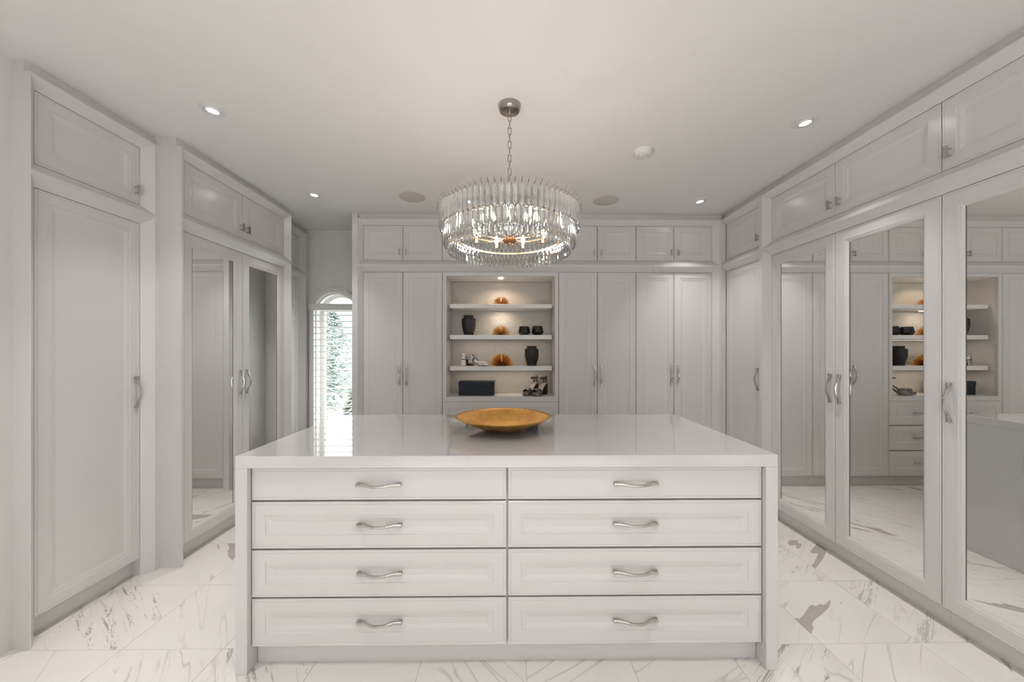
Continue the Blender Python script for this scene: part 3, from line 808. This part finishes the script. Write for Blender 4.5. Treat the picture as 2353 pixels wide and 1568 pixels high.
def lerp(pts, x):
    for (a, b), (c, d) in zip(pts[:-1], pts[1:]):
        if x <= c: return b + (d - b) * (x - a) / (c - a)
    return pts[-1][1]
WID = [(0, .012), (.008, .022), (.03, .029), (.09, .028), (.14, .036), (.18, .041), (.21, .034), (.228, .018), (.235, .004)]
def sandal(x, y, z, rz, label):
    t = thing('platform_sandal', label, 'shoe', (x, y, z), rz, 'pewter platform sandals')
    TOP = [(0, .122), (.04, .116), (.09, .080), (.13, .045), (.16, .034), (.235, .036)]
    BOT = [(0, .112), (.04, .104), (.09, .066), (.13, .020), (.145, .0), (.20, .0), (.235, .012)]
    xs = [k * .235 / 22 for k in range(23)]
    mb = MB(); mb.loft([[(a, -lerp(WID, a), lerp(BOT, a)), (a, lerp(WID, a), lerp(BOT, a)), (a, lerp(WID, a), lerp(TOP, a)), (a, -lerp(WID, a), lerp(TOP, a))] for a in xs])
    so = mb.build('platform_sole', 'grey_metal_leather', t, smooth=True)
    mb = MB(); mb.loft([[(a, -lerp(WID, a) * .9, lerp(TOP, a) + .0005), (a, lerp(WID, a) * .9, lerp(TOP, a) + .0005), (a, lerp(WID, a) * .9, lerp(TOP, a) + .002), (a, -lerp(WID, a) * .9, lerp(TOP, a) + .002)] for a in xs[1:-1]])
    mb.build('insole', 'insole', t)
    mb = MB()
    mb.loft([[(.004 + .002 * k, -.024 + .002 * k, zz), (.052 - .004 * k, -.022 + .002 * k, zz), (.052 - .004 * k, .022 - .002 * k, zz), (.004 + .002 * k, .024 - .002 * k, zz)] for k, zz in ((1.2, 0), (.6, .06), (0, .112))])
    mb.build('block_heel', 'black_leather', t, bevel=.002)
    def band(x0, x1, hgt, m, name):
        mb = MB(); rings = []
        for i in range(7):
            a = x0 + (x1 - x0) * i / 6; w = lerp(WID, a) + .002; zb = lerp(TOP, a)
            hh = hgt * (0.75 + .25 * math.sin(PI * i / 6))
            rings.append([(a, -w * math.cos(PI * j / 10), zb + hh * math.sin(PI * j / 10) - .004) for j in range(11)] +
                         [(a, -(w - .003) * math.cos(PI * j / 10), zb + (hh - .003) * math.sin(PI * j / 10) - .004) for j in range(10, -1, -1)])
        mb.loft(rings); mb.build(name, m, t, smooth=True)
    band(.135, .205, .046, 'grey_metal_leather', 'vamp')
    mb = MB(); rings = []
    for i in range(9):                                    # heel counter: a shell rising behind the heel
        u = -1 + 2 * i / 8; ang = u * PI / 2
        px_, py_ = .026 - .026 * math.cos(ang), .027 * math.sin(ang)
        top = .195 - .055 * abs(u) ** 2
        rings.append([(px_, py_, .112), (px_, py_, top), (px_ + .003 * math.cos(ang), py_ * .88, top), (px_ + .003 * math.cos(ang), py_ * .88, .112)])
    mb.loft(rings); mb.build('heel_counter', 'grey_metal_leather', t, smooth=True)
    pts = [(.045 + .046 * math.cos(2 * PI * k / 24), .033 * math.sin(2 * PI * k / 24), .170 - .006 * math.cos(2 * PI * k / 24)) for k in range(24)]
    mb = MB(); mb.tube(pts, .005, 6, closed=True, sx=.4, sy=1.0); mb.build('ankle_strap', 'black_leather', t, smooth=True)
    mb = MB(); mb.tube([(.055, -.034 - .0015, .168 + 0), (.055, -.0375, .168)], .006, 10, ref=Vector((0, 0, 1))); mb.build('buckle', 'chrome', t, smooth=True)
sandal(.300, 3.845, S4, R(233), 'black-heeled platform sandal standing left of its pair')
sandal(.392, 3.800, S4, R(233), 'black-heeled platform sandal standing right of its pair, nearer the niche side')
def pump(x, y, z, rz, m_up, label, flip=1):
    t = thing('block_heel_pump', label, 'shoe', (x, y, z), rz, 'silver block-heel pumps')
    TOP = [(0, .070), (.05, .064), (.10, .038), (.14, .012), (.235, .010)]
    BOT = [(0, .062), (.05, .056), (.10, .030), (.14, .0), (.235, .004)]
    xs = [k * .235 / 22 for k in range(23)]
    mb = MB(); mb.loft([[(a, -lerp(WID, a), lerp(BOT, a)), (a, lerp(WID, a), lerp(BOT, a)), (a, lerp(WID, a), lerp(TOP, a)), (a, -lerp(WID, a), lerp(TOP, a))] for a in xs])
    mb.build('sole', 'black_leather', t, smooth=True)
    mb = MB(); mb.loft([[(.002, -.024, zz), (.05, -.022, zz), (.05, .022, zz), (.002, .024, zz)] for zz in (0, .063)]); mb.build('block_heel', m_up, t, bevel=.003)
    HG = [(0, .056), (.03, .052), (.07, .030), (.11, .026), (.15, .046), (.19, .040), (.235, .014)]
    mb = MB(); rings = []
    for i, a in enumerate(xs):
        w = lerp(WID, a) + .003; zb = lerp(TOP, a); hh = lerp(HG, a)
        end = 5 if a > .13 else 3.2
        o_ = []
        for j in range(6):
            q = PI / 2 * (j / 5) * (end / 5)
            o_.append((w * math.cos(q), hh * math.sin(q) / math.sin(PI / 2 * end / 5)))
        rgt = [(a, yy, zb + z_ - .004) for yy, z_ in o_]; lft = [(a, -yy, zb + z_ - .004) for yy, z_ in o_[::-1]]
        rings.append(rgt + ([] if False else lft))
    n = 12
    vs = [p for r in rings for p in r]; fs = []
    for i in range(len(rings) - 1):
        for j in range(n - 1):
            if j == 5 and xs[i] < .13: continue
            fs.append((i * n + j, i * n + j + 1, (i + 1) * n + j + 1, (i + 1) * n + j))
    fs.append(tuple(range(0, 6)) + tuple(range(6, 12)))
    mb.add(vs, fs); mb.build('upper', m_up, t, smooth=True)
    mb = MB(); mb.loft([[(a, -lerp(WID, a) * .85, lerp(TOP, a) + .001), (a, lerp(WID, a) * .85, lerp(TOP, a) + .001), (a, lerp(WID, a) * .85, lerp(TOP, a) + .003), (a, -lerp(WID, a) * .85, lerp(TOP, a) + .003)] for a in xs[1:14]]); mb.build('insole', 'black_leather', t)
pump(-.452, 3.700, S3, R(80), 'silver_leather', 'silver block-heel pump seen from behind at the left of the third shelf')
pump(-.398, 3.765, S3, R(-28), 'snake', 'white and brown snake-print pump beside the silver one on the third shelf')

# ------------------------------------------------------------------ outside the window
mb = MB(); mb.box(-40, 30, YW + .3, 70, -.5, -.35)
struct(mb.build('ground', 'lawn'), 'lawn outside the window')
def conifer(x, y, h, r, seed, mat, label, dense=5000):
    g = random.Random(seed)
    t = thing('garden_tree', label, 'tree', (x, y, -.35), 0, 'trees in the garden')
    mb = MB(); mb.tube([(0, 0, 0), (0, 0, h * .95)], [.12, .02], 8); mb.build('trunk', 'bark', t)
    mb = MB()
    for k in range(dense):
        zz = h * (.06 + .93 * g.random() ** 1.2); rr = r * (1 - zz / h) ** .8
        az = g.uniform(0, 2 * PI); q = rr * g.uniform(.35, 1.05)
        c = Vector((q * math.cos(az), q * math.sin(az), zz)); s_ = g.uniform(.05, .15)
        d = Vector((math.cos(az), math.sin(az), g.uniform(-.5, .1))).normalized() * s_
        u = Vector((-math.sin(az), math.cos(az), g.uniform(-.3, .3))) * s_ * .35
        w = Vector((0, 0, .12 * s_))
        mb.add([c - d * .4, c + u, c + d, c - u, c + w], [(0, 1, 4), (1, 2, 4), (2, 3, 4), (3, 0, 4), (0, 3, 2, 1)])
    o = mb.build('foliage', mat, t, merge=False, recalc=False); o['kind'] = 'stuff'
conifer(-5.7, 10.8, 3.3, 1.5, 11, 'leaf', 'dark conifer seen through the left of the shutter')
conifer(-7.4, 15.5, 3.5, 1.6, 12, 'leaf', 'smaller dark conifer seen through the shutter')
conifer(-4.3, 7.2, 1.7, .8, 13, 'leaf2', 'pale green shrub below the conifers outside the window', 4000)
conifer(-3.0, 7.6, 1.4, .45, 14, 'leaf2', 'pale green shrub right of the other one outside the window', 4000)
hs = thing('house', 'pale house with grey roof beyond the garden', 'house', (-12.0, 27.0, -.35), R(8))
mb = MB(); mb.box(-7, 7, 0, 6, 0, 3.0); mb.build('walls', 'stucco', hs)
mb = MB(); mb.loft([[(x, -.6, 2.9), (x, 6.6, 2.9), (x, 3, 5.2)] for x in (-7.5, 7.5)]); mb.build('roof', 'roof', hs)
